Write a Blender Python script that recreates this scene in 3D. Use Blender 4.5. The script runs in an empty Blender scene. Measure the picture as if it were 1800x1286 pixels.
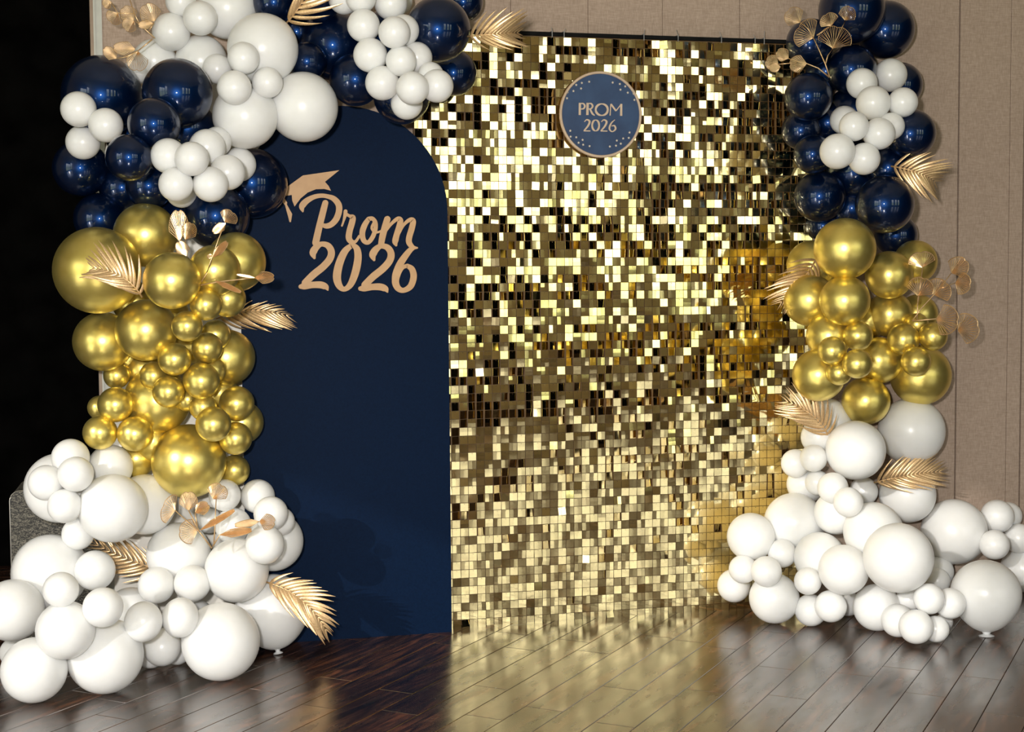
import bpy, bmesh, math, random
from mathutils import Vector, Matrix
random.seed(7)
S = bpy.context.scene
COL = S.collection
R = math.radians
# ------------------------------------------------------------------ camera
W, H, F = 1800, 1286, 2500.0
CAM = Vector((0.0, -4.93655, 1.2345))
YAW, PIT, ROLL = 0.2295154, 0.0598605, -0.0077189
_d = Vector((math.sin(YAW)*math.cos(PIT), math.cos(YAW)*math.cos(PIT), -math.sin(PIT)))
_r = Vector((math.cos(YAW), -math.sin(YAW), 0))
_u = _r.cross(_d)
RV = _r*math.cos(ROLL) + _u*math.sin(ROLL)
UV = _u*math.cos(ROLL) - _r*math.sin(ROLL)
cd = bpy.data.cameras.new('camera'); cam = bpy.data.objects.new('camera', cd); COL.objects.link(cam)
cd.sensor_width = 36; cd.lens = 36*F/W; cd.clip_start = 0.05; cd.clip_end = 100
cam.matrix_world = Matrix(((RV.x, UV.x, -_d.x, CAM.x), (RV.y, UV.y, -_d.y, CAM.y), (RV.z, UV.z, -_d.z, CAM.z), (0, 0, 0, 1)))
S.camera = cam
# ------------------------------------------------------------------ world, sun, lights, exposure
S.view_settings.view_transform = 'Standard'; S.view_settings.look = 'None'
S.view_settings.gamma = 1; S.view_settings.use_curve_mapping = False
S.view_settings.exposure = 0.0
wd = bpy.data.worlds.new('sky'); S.world = wd; wd.use_nodes = True
nt = wd.node_tree; nt.nodes.clear()
wo = nt.nodes.new('ShaderNodeOutputWorld'); bg = nt.nodes.new('ShaderNodeBackground')
tc = nt.nodes.new('ShaderNodeTexCoord'); sx = nt.nodes.new('ShaderNodeSeparateXYZ'); rp = nt.nodes.new('ShaderNodeValToRGB')
nt.links.new(tc.outputs['Generated'], sx.inputs[0]); nt.links.new(sx.outputs['Z'], rp.inputs[0])
rp.color_ramp.elements[0].position = 0.0; rp.color_ramp.elements[0].color = (0.42, 0.47, 0.30, 1)
rp.color_ramp.elements[1].position = 0.22; rp.color_ramp.elements[1].color = (0.95, 0.98, 1.0, 1)
nt.links.new(rp.outputs[0], bg.inputs[0]); bg.inputs[1].default_value = 5.0
nt.links.new(bg.outputs[0], wo.inputs[0])

def light(name, kind, loc, energy, aim=None, color=(1, 1, 1), **kw):
    l = bpy.data.lights.new(name, kind); l.energy = energy; l.color = color
    for k, v in kw.items(): setattr(l, k, v)
    o = bpy.data.objects.new(name, l); COL.objects.link(o); o.location = loc
    if aim is not None: o.rotation_euler = (Vector(aim)).to_track_quat('-Z', 'Y').to_euler()
    return o
SUN_AZ, SUN_EL = R(45), R(18)
sun_to = Vector((math.sin(SUN_AZ)*math.cos(SUN_EL), math.cos(SUN_AZ)*math.cos(SUN_EL), -math.sin(SUN_EL)))
light('sun', 'SUN', (-6, -8, 5), 1.7, sun_to, (1, .95, .88), angle=R(0.6))
light('camera_flash', 'AREA', (-0.22, -4.9, 1.42), 145, Vector((1.5, 4.9, -.25)), (1, .97, .93), shape='DISK', size=0.13)
# window openings: (wall, a0, a1, z0, z1)
OPEN_L = [(-6.85, -3.6, 0.3, 3.36), (-8.9, -7.05, 0.3, 4.4)]         # y ranges in the wall at X = -5.5
OPEN_F = [(2.3, 3.5, 0.5, 3.7), (4.3, 5.5, 0.5, 3.7), (6.3, 7.4, 0.5, 3.7)]   # x ranges in the wall at Y = -9
XL, XR, YF, YB, ZC = -5.5, 7.6, -9.0, 1.6, 4.6
def portal(loc, aim, sx_, sy_):
    o = light('window_daylight', 'AREA', loc, 1, aim, shape='RECTANGLE', size=sx_, size_y=sy_); o.data.cycles.is_portal = True
for a, b, z0, z1 in OPEN_L: portal((XL-.02, (a+b)/2, (z0+z1)/2), (1, 0, 0), b-a, z1-z0)
for a, b, z0, z1 in OPEN_F: portal(((a+b)/2, YF-.02, (z0+z1)/2), (0, 1, 0), b-a, z1-z0)

# ------------------------------------------------------------------ helpers
def ray(px, py):
    return _d + RV*((px-W/2)/F) - UV*((py-H/2)/F)          # unit depth along the lens axis
def on_y(px, py, Y):
    d = ray(px, py); return CAM + d*((Y-CAM.y)/d.y)
def at(px, py, t):
    return CAM + ray(px, py)*t
def mesh(name, verts, faces, mats, smooth=False, fm=None):
    m = bpy.data.meshes.new(name); m.from_pydata([tuple(v) for v in verts], [], faces); m.update()
    for x in (mats if isinstance(mats, (list, tuple)) else [mats]): m.materials.append(x)
    if smooth: m.polygons.foreach_set('use_smooth', [True]*len(m.polygons))
    if fm: m.polygons.foreach_set('material_index', fm)
    return m
def obj(name, data, parent=None, loc=None, mw=None):
    o = bpy.data.objects.new(name, data); COL.objects.link(o)
    if parent is not None: o.parent = parent
    if mw is not None: o.matrix_basis = mw
    elif loc is not None: o.location = loc
    return o
def tag(o, label=None, cat=None, group=None, kind=None):
    if label: o['label'] = label
    if cat: o['category'] = cat
    if group: o['group'] = group
    if kind: o['kind'] = kind
    return o
def empty(name, loc=(0, 0, 0)):
    o = bpy.data.objects.new(name, None); COL.objects.link(o); o.location = loc; o.empty_display_size = .05; return o
class MB:
    def __init__(s): s.v = []; s.f = []; s.m = []
    def add(s, v, f, mi=0):
        n = len(s.v); s.v += [Vector(x) for x in v]; s.f += [tuple(i+n for i in q) for q in f]; s.m += [mi]*len(f)
    def box(s, a, b, mi=0):
        x0, y0, z0 = a; x1, y1, z1 = b
        s.add([(x0,y0,z0),(x1,y0,z0),(x1,y1,z0),(x0,y1,z0),(x0,y0,z1),(x1,y0,z1),(x1,y1,z1),(x0,y1,z1)],
              [(0,3,2,1),(4,5,6,7),(0,1,5,4),(1,2,6,5),(2,3,7,6),(3,0,4,7)], mi)
    def tube(s, pts, rad, n=5, mi=0, cap=True):
        pts = [Vector(p) for p in pts]; rs = rad if isinstance(rad, (list, tuple)) else [rad]*len(pts)
        rings = []
        for i, p in enumerate(pts):
            t = (pts[min(i+1, len(pts)-1)] - pts[max(i-1, 0)]).normalized()
            a = t.cross(Vector((0, 0, 1)) if abs(t.z) < .9 else Vector((1, 0, 0))).normalized(); b = t.cross(a)
            rings.append([p + (a*math.cos(2*math.pi*k/n) + b*math.sin(2*math.pi*k/n))*rs[i] for k in range(n)])
        f = [(i*n+k, i*n+(k+1) % n, (i+1)*n+(k+1) % n, (i+1)*n+k) for i in range(len(pts)-1) for k in range(n)]
        if cap: f += [tuple(range(n-1, -1, -1)), tuple((len(pts)-1)*n+k for k in range(n))]
        s.add([v for r_ in rings for v in r_], f, mi)
    def build(s, name, mats, parent=None, smooth=False, mw=None):
        return obj(name, mesh(name, s.v, s.f, mats, smooth, s.m), parent, mw=mw)
# ------------------------------------------------------------------ materials
def pmat(name, col, rough=.5, metal=0., **kw):
    m = bpy.data.materials.new(name); m.use_nodes = True
    b = m.node_tree.nodes['Principled BSDF']
    b.inputs['Base Color'].default_value = (*col, 1); b.inputs['Roughness'].default_value = rough; b.inputs['Metallic'].default_value = metal
    for k, v in kw.items(): b.inputs[k.replace('_', ' ')].default_value = v
    return m
def nodes(m): return m.node_tree.nodes, m.node_tree.links, m.node_tree.nodes['Principled BSDF']
def noisy(m, scale, c0, c1, detail=4, stretch=(1, 1, 1), bump=0., coord='Object', p0=.3, p1=.7, rough=None):
    N, L, b = nodes(m)
    t = N.new('ShaderNodeTexCoord'); mp = N.new('ShaderNodeMapping'); mp.inputs['Scale'].default_value = stretch
    n = N.new('ShaderNodeTexNoise'); n.inputs['Scale'].default_value = scale; n.inputs['Detail'].default_value = detail
    r = N.new('ShaderNodeValToRGB'); r.color_ramp.elements[0].position = p0; r.color_ramp.elements[1].position = p1
    r.color_ramp.elements[0].color = (*c0, 1); r.color_ramp.elements[1].color = (*c1, 1)
    L.new(t.outputs[coord], mp.inputs[0]); L.new(mp.outputs[0], n.inputs['Vector']); L.new(n.outputs[0], r.inputs[0]); L.new(r.outputs[0], b.inputs['Base Color'])
    if bump:
        bp = N.new('ShaderNodeBump'); bp.inputs['Strength'].default_value = bump; bp.inputs['Distance'].default_value = .002
        L.new(n.outputs[0], bp.inputs['Height']); L.new(bp.outputs[0], b.inputs['Normal'])
    if rough:
        mr = N.new('ShaderNodeMapRange'); mr.inputs['To Min'].default_value = rough[0]; mr.inputs['To Max'].default_value = rough[1]
        L.new(n.outputs[0], mr.inputs['Value']); L.new(mr.outputs[0], b.inputs['Roughness'])
    return m
M_WHITE = noisy(pmat('white_latex', (.8, .8, .78), .3), 3, (.80, .80, .782), (.83, .83, .815), bump=0)
wb_ = nodes(M_WHITE)[2]; wb_.inputs['Subsurface Weight'].default_value = .5; wb_.inputs['Subsurface Scale'].default_value = .05; wb_.inputs['Subsurface Radius'].default_value = (1, .95, .85)
M_NAVY = pmat('pearl_navy_latex', (.002, .010, .042), .36, 0., Specular_IOR_Level=.75, Specular_Tint=(.04, .22, .85, 1), Coat_Weight=.8, Coat_Roughness=.035)
M_NAVY = noisy(M_NAVY, 4, (.0004, .0028, .0125), (.0006, .0038, .0165))
M_GOLD = noisy(pmat('chrome_gold_latex', (.8, .62, .2), .3, .88), 3, (.78, .62, .16), (.85, .69, .21), rough=(.30, .38))
M_LEAF = noisy(pmat('brushed_gold_leaf', (.66, .43, .22),   .33, .62), 30, (.56, .355, .165), (.76, .53, .29))
M_SEQ = pmat('gold_mirror_sequin', (.90, .73, .37), .06, 1.)
M_PIN = pmat('sequin_pin', (.05, .035, .015), .4, .6)
M_BACK = noisy(pmat('sequin_backing', (.12, .065, .02), .5), 60, (.10, .05, .015), (.16, .09, .03))
M_BLACK = noisy(pmat('black_metal', (.006, .006, .006), .8, Specular_IOR_Level=.1), 20, (.004, .004, .004), (.009, .009, .009))
M_TIE = noisy(pmat('tie_plastic', (.25, .25, .24), .5), 40, (.16, .16, .16), (.3, .3, .29))
M_ARCH = noisy(pmat('navy_painted_board', (.0035, .014, .05), .6), 160, (.0006, .0075, .027), (.0011, .0100, .036), bump=.05)
nodes(M_ARCH)[2].inputs['Specular IOR Level'].default_value = .08
M_EDGE = noisy(pmat('white_board_edge', (.72, .70, .66), .5), 30, (.66, .64, .6), (.76, .74, .70))
M_BOARD = noisy(pmat('white_board', (.8, .77, .70), .5), 12, (.76, .73, .66), (.82, .79, .73))
M_LETTER = noisy(pmat('satin_gold_letter', (.50, .30, .15), .5), 25, (.53, .305, .135), (.60, .355, .165))
M_RIM = noisy(pmat('rose_gold_rim', (.50, .36, .25), .4, .3), 25, (.58, .43, .31), (.66, .50, .37))
M_SIGN = noisy(pmat('sign_navy_card', (.02, .05, .13), .55), 14, (.017, .042, .11), (.028, .066, .155), p0=.35, p1=.65)
M_STAR = pmat('pale_star', (.66, .58, .46), .5)
# fabric of the wall: fine horizontal weave
M_FABRIC = pmat('taupe_wall_fabric', (.3, .23, .18), .85, Specular_IOR_Level=.2)
N, L, b = nodes(M_FABRIC)
t = N.new('ShaderNodeTexCoord'); oi = N.new('ShaderNodeObjectInfo')
m1 = N.new('ShaderNodeMapping'); m1.inputs['Scale'].default_value = (30, 30, 420)
m2 = N.new('ShaderNodeMapping'); m2.inputs['Scale'].default_value = (420, 420, 60)
n1 = N.new('ShaderNodeTexNoise'); n1.inputs['Scale'].default_value = 1; n1.inputs['Detail'].default_value = 3
n2 = N.new('ShaderNodeTexNoise'); n2.inputs['Scale'].default_value = 1; n2.inputs['Detail'].default_value = 2
ad = N.new('ShaderNodeMath'); ad.operation = 'ADD'
rr = N.new('ShaderNodeValToRGB'); rr.color_ramp.elements[0].position = .36; rr.color_ramp.elements[1].position = .64
rr.color_ramp.elements[0].color = (.335, .250, .192, 1); rr.color_ramp.elements[1].color = (.47, .362, .288, 1)
hf = N.new('ShaderNodeMath'); hf.operation = 'MULTIPLY'; hf.inputs[1].default_value = .5
for mp, n in ((m1, n1), (m2, n2)): L.new(t.outputs['Object'], mp.inputs[0]); L.new(mp.outputs[0], n.inputs['Vector'])
L.new(n1.outputs[0], ad.inputs[0]); L.new(n2.outputs[0], ad.inputs[1]); L.new(ad.outputs[0], hf.inputs[0]); L.new(hf.outputs[0], rr.inputs[0]); L.new(rr.outputs[0], b.inputs['Base Color'])
bp = N.new('ShaderNodeBump'); bp.inputs['Strength'].default_value = .15; bp.inputs['Distance'].default_value = .001
L.new(hf.outputs[0], bp.inputs['Height']); L.new(bp.outputs[0], b.inputs['Normal'])
M_GROOVE = noisy(pmat('dark_groove', (.05, .03, .018), .8), 40, (.035, .02, .012), (.06, .038, .024))
M_TRIMW = noisy(pmat('cream_trim', (.5, .5, .44), .5), 18, (.44, .44, .39), (.52, .52, .46))
M_TRIMB = noisy(pmat('tan_trim', (.28, .2, .13), .5), 18, (.25, .17, .11), (.32, .23, .15))
M_DARK = noisy(pmat('black_curtain_and_wall', (.003, .003, .003), .95, Specular_IOR_Level=.0), 8, (.0015, .0015, .0014), (.004, .0038, .0035))
M_ROOM = noisy(pmat('brown_room_wall', (.34, .27, .19), .8), 2, (.66, .54, .39), (.76, .63, .47))
M_CEIL = noisy(pmat('ceiling_paint', (.3, .26, .2), .9), 3, (.72, .64, .50), (.80, .72, .58))
M_FRAME = noisy(pmat('dark_window_frame', (.03, .022, .015), .5), 12, (.02, .015, .01), (.045, .032, .02))
M_SUBFLOOR = noisy(pmat('dark_subfloor', (.012, .008, .006), .4), 10, (.008, .005, .004), (.016, .011, .008))
# planks: dark stained worn wood under a glossy varnish
M_PLANK = pmat('varnished_dark_plank', (.05, .02, .01), .2)
N, L, b = nodes(M_PLANK)
t = N.new('ShaderNodeTexCoord'); oi = N.new('ShaderNodeObjectInfo')
vm = N.new('ShaderNodeVectorMath'); vm.operation = 'ADD'
sc_ = N.new('ShaderNodeVectorMath'); sc_.operation = 'SCALE'; sc_.inputs['Scale'].default_value = 37.0
L.new(oi.outputs['Random'], sc_.inputs[0]); L.new(t.outputs['Object'], vm.inputs[0]); L.new(sc_.outputs[0], vm.inputs[1])
mp = N.new('ShaderNodeMapping'); mp.inputs['Scale'].default_value = (3.0, 26, 10)
L.new(vm.outputs[0], mp.inputs[0])
gn = N.new('ShaderNodeTexNoise'); gn.inputs['Scale'].default_value = 1.6; gn.inputs['Detail'].default_value = 7; gn.inputs['Distortion'].default_value = .9
L.new(mp.outputs[0], gn.inputs['Vector'])
gr = N.new('ShaderNodeValToRGB'); e = gr.color_ramp.elements
e[0].position = .34; e[0].color = (.009, .0045, .003, 1); e[1].position = .72; e[1].color = (.19, .068, .027, 1)
e2 = gr.color_ramp.elements.new(.52); e2.color = (.05, .0205, .011, 1)
L.new(gn.outputs[0], gr.inputs[0])
hs = N.new('ShaderNodeHueSaturation'); mr = N.new('ShaderNodeMapRange'); mr.inputs['To Min'].default_value = .65; mr.inputs['To Max'].default_value = 1.35
L.new(oi.outputs['Random'], mr.inputs['Value']); L.new(mr.outputs[0], hs.inputs['Value']); L.new(gr.outputs[0], hs.inputs['Color']); L.new(hs.outputs[0], b.inputs['Base Color'])
mp2 = N.new('ShaderNodeMapping'); mp2.inputs['Scale'].default_value = (2.2, 7, 5); L.new(vm.outputs[0], mp2.inputs[0])
wn = N.new('ShaderNodeTexNoise'); wn.inputs['Scale'].default_value = 3; wn.inputs['Detail'].default_value = 6
L.new(mp2.outputs[0], wn.inputs['Vector'])
rm = N.new('ShaderNodeMapRange'); rm.inputs['From Min'].default_value = .3; rm.inputs['From Max'].default_value = .7; rm.inputs['To Min'].default_value = .19; rm.inputs['To Max'].default_value = .30
L.new(wn.outputs[0], rm.inputs['Value']); L.new(rm.outputs[0], b.inputs['Roughness'])
b.inputs['IOR'].default_value = 3.3
bp = N.new('ShaderNodeBump'); bp.inputs['Strength'].default_value = .06; bp.inputs['Distance'].default_value = .0012
L.new(gn.outputs[0], bp.inputs['Height']); L.new(bp.outputs[0], b.inputs['Normal'])
# speckled upholstery
M_SPECK = pmat('speckled_fabric', (.05, .05, .04), .6)
N, L, b = nodes(M_SPECK)
t = N.new('ShaderNodeTexCoord'); mp = N.new('ShaderNodeMapping'); mp.inputs['Scale'].default_value = (90, 90, 190); mp.inputs['Rotation'].default_value = (0, .6, 0)
n1 = N.new('ShaderNodeTexNoise'); n1.inputs['Scale'].default_value = 1.1; n1.inputs['Detail'].default_value = 3; n1.inputs['Distortion'].default_value = 1.5
rr = N.new('ShaderNodeValToRGB'); rr.color_ramp.elements[0].position = .46; rr.color_ramp.elements[1].position = .62
rr.color_ramp.elements[0].color = (.008, .007, .005, 1); rr.color_ramp.elements[1].color = (.17, .155, .12, 1)
L.new(t.outputs['Object'], mp.inputs[0]); L.new(mp.outputs[0], n1.inputs['Vector']); L.new(n1.outputs[0], rr.inputs[0]); L.new(rr.outputs[0], b.inputs['Base Color'])
M_STEEL = pmat('pale_edge_metal', (.55, .53, .48), .35, .9)

# ------------------------------------------------------------------ the room
YW = 0.075                       # face of the fabric wall behind the panels
XE = on_y(157, 20, YW).x         # its free end on the dark side
fl = tag(empty('floor'), 'dark glossy wood plank floor running diagonally under the balloons', 'floor', kind='structure')
mb = MB(); mb.box((XL-.2, YF-.2, -.08), (XR+.2, YB+.4, -.006)); mb.build('subfloor', M_SUBFLOOR, fl)
D2 = Vector((.6399734, .7683971, 0)); N2 = Vector((D2.y, -D2.x, 0))
PW, P0 = .1203, 1.965
def plank_mesh(ln):
    w = PW/2-.0007; l = ln/2-.0006; e = .0012
    v = [(-l, -w, -.012), (l, -w, -.012), (l, w, -.012), (-l, w, -.012), (-l, -w, -e), (l, -w, -e), (l, w, -e), (-l, w, -e), (-l+e, -w+e, 0), (l-e, -w+e, 0), (l-e, w-e, 0), (-l+e, w-e, 0)]
    f = [(0, 3, 2, 1)] + [(i, (i+1) % 4, (i+1) % 4+4, i+4) for i in range(4)] + [(i+4, (i+1) % 4+4, (i+1) % 4+8, i+8) for i in range(4)] + [(8, 9, 10, 11)]
    return mesh('plank', v, f, M_PLANK)
PL = {ln: plank_mesh(ln) for ln in (.62, .78, .92)}
pm = Matrix(((D2.x, N2.x, 0, 0), (D2.y, N2.y, 0, 0), (0, 0, 1, 0), (0, 0, 0, 1)))
def in_view(p):
    q = p-CAM; z = q.dot(_d)
    if z < .5: return False
    x = W/2+F*q.dot(RV)/z; y = H/2-F*q.dot(UV)/z
    return -60 < x < W+60 and -50 < y < H+90
rest = MB(); npl = 0
rp_ = random.Random(3)
for k in range(-70, 80):
    nc = P0+(k+.5)*PW
    s = -9.5-rp_.random()*.9
    while s < 9:
        ln = rp_.choice((.62, .78, .92)); c = D2*(s+ln/2)+N2*nc; s += ln
        if not (XL < c.x < XR and YF < c.y < YB+.3): continue
        vis = any(in_view(c+D2*(a*ln/2)) for a in (-1, -.5, 0, .5, 1)) and c.y < .12
        if vis and npl < 300:
            obj('plank', PL[ln], fl, mw=Matrix.Translation(c) @ pm); npl += 1
        else:
            me = PL[ln]; mt = Matrix.Translation(c) @ pm
            rest.add([mt @ v.co for v in me.vertices], [tuple(q.vertices) for q in me.polygons])
o = rest.build('plank', M_PLANK, fl); o['kind'] = 'stuff'
# fabric wall with seams
wb = tag(empty('wall_back'), 'taupe woven fabric partition wall with thin vertical seams', 'wall', kind='structure')
mb = MB(); mb.box((XE, YW+.012, 0), (XR, YW+.10, 3.4)); mb.build('groove_board', M_GROOVE, wb)
seams = [(178, .0), (900, .0012), (1035, .0012), (1165, .0012), (1300, .0018), (1685, .0065), (1771, .0022), (1796, .007)]
xs = [(on_y(p, 300 if p < 1700 else 600, YW).x, g) for p, g in seams] + [(XR, 0)]
for (a, ga), (c, gb) in zip(xs[:-1], xs[1:]):
    mb = MB(); x0, x1 = a+ga/2, c-gb/2; e = .0015
    mb.add([(x0, YW+.012, 0), (x1, YW+.012, 0), (x1, YW+.012, 3.4), (x0, YW+.012, 3.4), (x0, YW+e, 0), (x1, YW+e, 0), (x1, YW+e, 3.4), (x0, YW+e, 3.4), (x0+e, YW, 0), (x1-e, YW, 0), (x1-e, YW, 3.4), (x0+e, YW, 3.4)],
           [(i, (i+1) % 4, (i+1) % 4+4, i+4) for i in range(4)] + [(i+4, (i+1) % 4+4, (i+1) % 4+8, i+8) for i in range(4)] + [(8, 9, 10, 11)])
    mb.build('panel', M_FABRIC, wb)
xa = on_y(157.5, 20, YW-.01).x; xb = on_y(163.5, 20, YW-.01).x; xc = on_y(178.5, 20, YW-.01).x
tr = tag(empty('trim_1'), 'cream metal edge strip on the end of the fabric wall beside the dark gap', 'trim', kind='structure')
mb = MB(); mb.box((xa, YW-.006, 0), (xb, YW+.1, 3.4)); mb.build('tan_strip', M_TRIMB, tr)
mb = MB(); mb.box((xb, YW-.012, 0), (xb+.006, YW+.02, 3.4)); mb.box((xb+.006, YW-.006, 0), (xc, YW+.02, 3.4)); mb.build('cream_strip', M_TRIMW, tr)
# dark space beside the wall, and the rest of the room
def slab_wall(name, axis, pos, a0, a1, th, openings, mat, label):
    """wall in the plane axis = pos from a0 to a1, with rectangular openings"""
    mb = MB(); cuts = sorted(openings); x = a0
    def bx(p, q, z0, z1):
        if axis == 'x': mb.box((min(pos, pos+th), p, z0), (max(pos, pos+th), q, z1))
        else: mb.box((p, min(pos, pos+th), z0), (q, max(pos, pos+th), z1))
    for p, q, z0, z1 in cuts:
        bx(x, p, 0, ZC); bx(p, q, 0, z0); bx(p, q, z1, ZC); x = q
    bx(x, a1, 0, ZC)
    return tag(mb.build(name, mat), label, 'wall', kind='structure')
slab_wall('wall_left', 'x', XL, YF, YB, -.15, OPEN_L, M_ROOM, 'brown side wall of the hall with two tall windows')
slab_wall('wall_front', 'y', YF, XL, XR, -.15, OPEN_F, M_ROOM, 'brown wall behind the camera with three windows')
slab_wall('wall_right', 'x', XR, YF, YB, .15, [], M_DARK, 'unseen side wall of the hall, made black to darken the sequin reflections')  # out of view; coloured black so that turned sequins reflect near-black
slab_wall('wall_rear', 'y', YB, XL, XR, .15, [], M_DARK, 'black curtained wall in the dark gap beside the fabric wall')
mb = MB(); mb.box((XL-.2, YF-.2, ZC), (XR+.2, YB+.2, ZC+.1)); tag(mb.build('ceiling', M_CEIL), 'plain dim ceiling over the hall', 'ceiling', kind='structure')
wi = 0
for grp, ax in ((OPEN_L, 'x'), (OPEN_F, 'y')):
    for a, c, z0, z1 in grp:
        wi += 1
        w = tag(empty('window_%d' % wi), 'tall daylight window number %d in the hall wall behind the camera' % wi, 'window', kind='structure')
        mb = MB()
        def fb(p, q, za, zb):
            if ax == 'x': mb.box((XL-.1, p, za), (XL-.04, q, zb))
            else: mb.box((p, YF-.1, za), (q, YF-.04, zb))
        fb(a, a+.06, z0, z1); fb(c-.06, c, z0, z1); fb(a+.06, c-.06, z0, z0+.06); fb(a+.06, c-.06, z1-.06, z1)
        mb.build('window_frame', M_FRAME, w)
        mb = MB(); fb((a+c)/2-.025, (a+c)/2+.025, z0+.06, z1-.06); mb.build('mullion', M_FRAME, w)
        mb = MB(); fb(a+.06, c-.06, z0+1.5, z0+1.55); mb.build('mullion', M_FRAME, w)

# ------------------------------------------------------------------ shimmer panel
PX0, PZT, P = .81, 2.10, .03
sp = tag(empty('sequin_panel', (0, 0, 0)), 'tall gold shimmer backdrop panel of square mirrored sequins against the taupe wall', 'backdrop', kind='thing')
mb = MB(); mb.box((PX0, .012, .004), (PX0+1.5, .030, PZT)); mb.build('backing', M_BACK, sp)
mb = MB(); mb.box((PX0-.004, .004, PZT+.001), (PX0+1.504, .034, PZT+.014)); mb.build('top_bar', M_BLACK, sp)
for px in (969, 990, 1130, 1190, 1266, 1325, 1341):
    p = on_y(px, 64, .01); mb = MB()
    mb.tube([(p.x, -.002, PZT-.006), (p.x, -.003, PZT+.016), (p.x+.002, .036, PZT+.018)], .0022, 5)
    mb.tube([(p.x, -.003, PZT+.014), (p.x+random.uniform(-.01, .012), -.006, PZT+random.uniform(.025, .045))], .0011, 4)
    mb.build('zip_tie', M_TIE, sp)
def sequin_geo(bow):
    h = .0141; th = .0006; v = []
    for j in range(3):
        for i in range(3):
            x = (i-1)*h; z = -.0045+(1-j)*h
            v.append((x, -bow*(1-((i-1)**2)*1.0)-bow*.6*(1-(j-1)**2), z))
    f = [(j*3+i, (j+1)*3+i, (j+1)*3+i+1, j*3+i+1) for j in range(2) for i in range(2)]
    rim = [0, 1, 2, 5, 8, 7, 6, 3]
    n = len(v); v += [(v[k][0], v[k][1]+th, v[k][2]) for k in rim]
    f += [(rim[k], rim[(k+1) % 8], n+(k+1) % 8, n+k) for k in range(8)] + [tuple(n+k for k in range(8))]
    fm = [0]*len(f)
    n = len(v); r_ = .0012; y0 = -bow*1.6-.0009; zc = .0062
    v += [(r_*math.cos(a), yy, zc+r_*math.sin(a)) for yy in (y0, .0125) for a in (.52, 1.57, 2.62, 3.67, 4.71, 5.76)]
    f += [tuple(n+k for k in range(6))] + [(n+(k+1) % 6, n+k, n+6+k, n+6+(k+1) % 6) for k in range(6)]; fm += [1]*7
    return v, f, fm
BOWS = [sequin_geo(b_) for b_ in (.00002, .00008, -.00005, .00016)]
SEQM = [mesh('sequin', v, f, [M_SEQ, M_PIN], False, fm) for v, f, fm in BOWS]
rs = random.Random(21)
from mathutils import noise as mn
cells = []
for row in range(70):
    for colm in range(50):
        x = PX0+(colm+.5)*P; z = PZT-(row+.5)*P
        n1 = mn.noise(Vector((x*1.6, z*11.0, 1.7)))+.4*mn.noise(Vector((x*3, z*3, 8.))); n2 = mn.noise(Vector((x*5.2+9, z*5.2, 4.2)))
        tw = rs.gauss(0, 2.2); sw = rs.gauss(0, 1.8); ro = rs.gauss(0, .7)
        low = min(1, max(0, (z-.25)/.5))
        if rs.random() < (.23+.50*n1)*low+.03: tw = rs.gauss(23, 4)
        elif rs.random() < .10: tw += rs.gauss(0, 7); sw += rs.gauss(0, 5); ro += rs.gauss(0, 2.5)
        tw += n2*4
        m = Matrix.Translation((x, .0, z)) @ Matrix.Rotation(R(tw), 4, 'Z') @ Matrix.Rotation(R(sw), 4, 'X') @ Matrix.Rotation(R(ro), 4, 'Y')
        cells.append((x, z, m, rs.randrange(4)))
def px_of(p):
    q = p-CAM; z = q.dot(_d); return W/2+F*q.dot(RV)/z, H/2-F*q.dot(UV)/z
near = []
for i, (x, z, m, k) in enumerate(cells):
    px, py = px_of(Vector((x, 0, z)))
    if px > 800 and 110 < py < 1095 and (px-1055)**2+(py-202)**2 > 95**2: near.append(((Vector((x, 0, z))-CAM).length, i))
near = set(i for _, i in sorted(near)[:300])
rest = MB()
for i, (x, z, m, k) in enumerate(cells):
    if i in near: obj('sequin', SEQM[k], sp, mw=m)
    else:
        v, f, fm = BOWS[k]; n = len(rest.v)
        rest.v += [m @ Vector(q) for q in v]; rest.f += [tuple(a+n for a in q) for q in f]; rest.m += fm
o = rest.build('sequin', [M_SEQ, M_PIN], sp); o['kind'] = 'stuff'

# ------------------------------------------------------------------ arch boards
def arch_outline(x0, x1, ztop, n=40):
    r_ = (x1-x0)/2; cx = (x0+x1)/2; zs = ztop-r_
    return [(x0, 0), (x1, 0)] + [(cx+r_*math.cos(a), zs+r_*math.sin(a)) for a in [math.pi*k/n for k in range(n+1)]]
def board(name, outline, yf, yb, mface, medge, parent):
    n = len(outline); v = [(x, yf, z) for x, z in outline]+[(x, yb, z) for x, z in outline]
    f = [tuple(range(n)), tuple(range(2*n-1, n-1, -1))]+[(i, n+i, n+(i+1) % n, (i+1) % n) for i in range(n)]
    return obj(name, mesh(name, v, f, [mface, medge], False, [0, 1]+[1]*n), parent)
YA = -.065
ax0 = on_y(426.5, 700, YA).x; ax1 = on_y(790, 700, YA).x; azt = on_y(606, 186, YA).z
na = tag(empty('navy_arch_board', ((ax0+ax1)/2, YA, 0)), 'matte navy arched board lettered Prom 2026 standing before the gold sequin panel', 'sign', kind='thing')
na_off = Matrix.Translation((-(ax0+ax1)/2, -YA, 0))
def in_arch(o): o.matrix_basis = na_off @ o.matrix_basis; return o
in_arch(board('board', arch_outline(ax0, ax1, azt), YA, YA+.018, M_ARCH, M_EDGE, na))
wx0 = on_y(192, 640, .02).x; wx1 = on_y(520, 300, .02).x
wa = board('white_arch_board', arch_outline(wx0, wx1, on_y(355, 128, .02).z), .015, .033, M_BOARD, M_EDGE, None)
tag(wa, 'white arched board mostly hidden behind the balloon column, beside the navy arch', 'sign', kind='thing')
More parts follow.
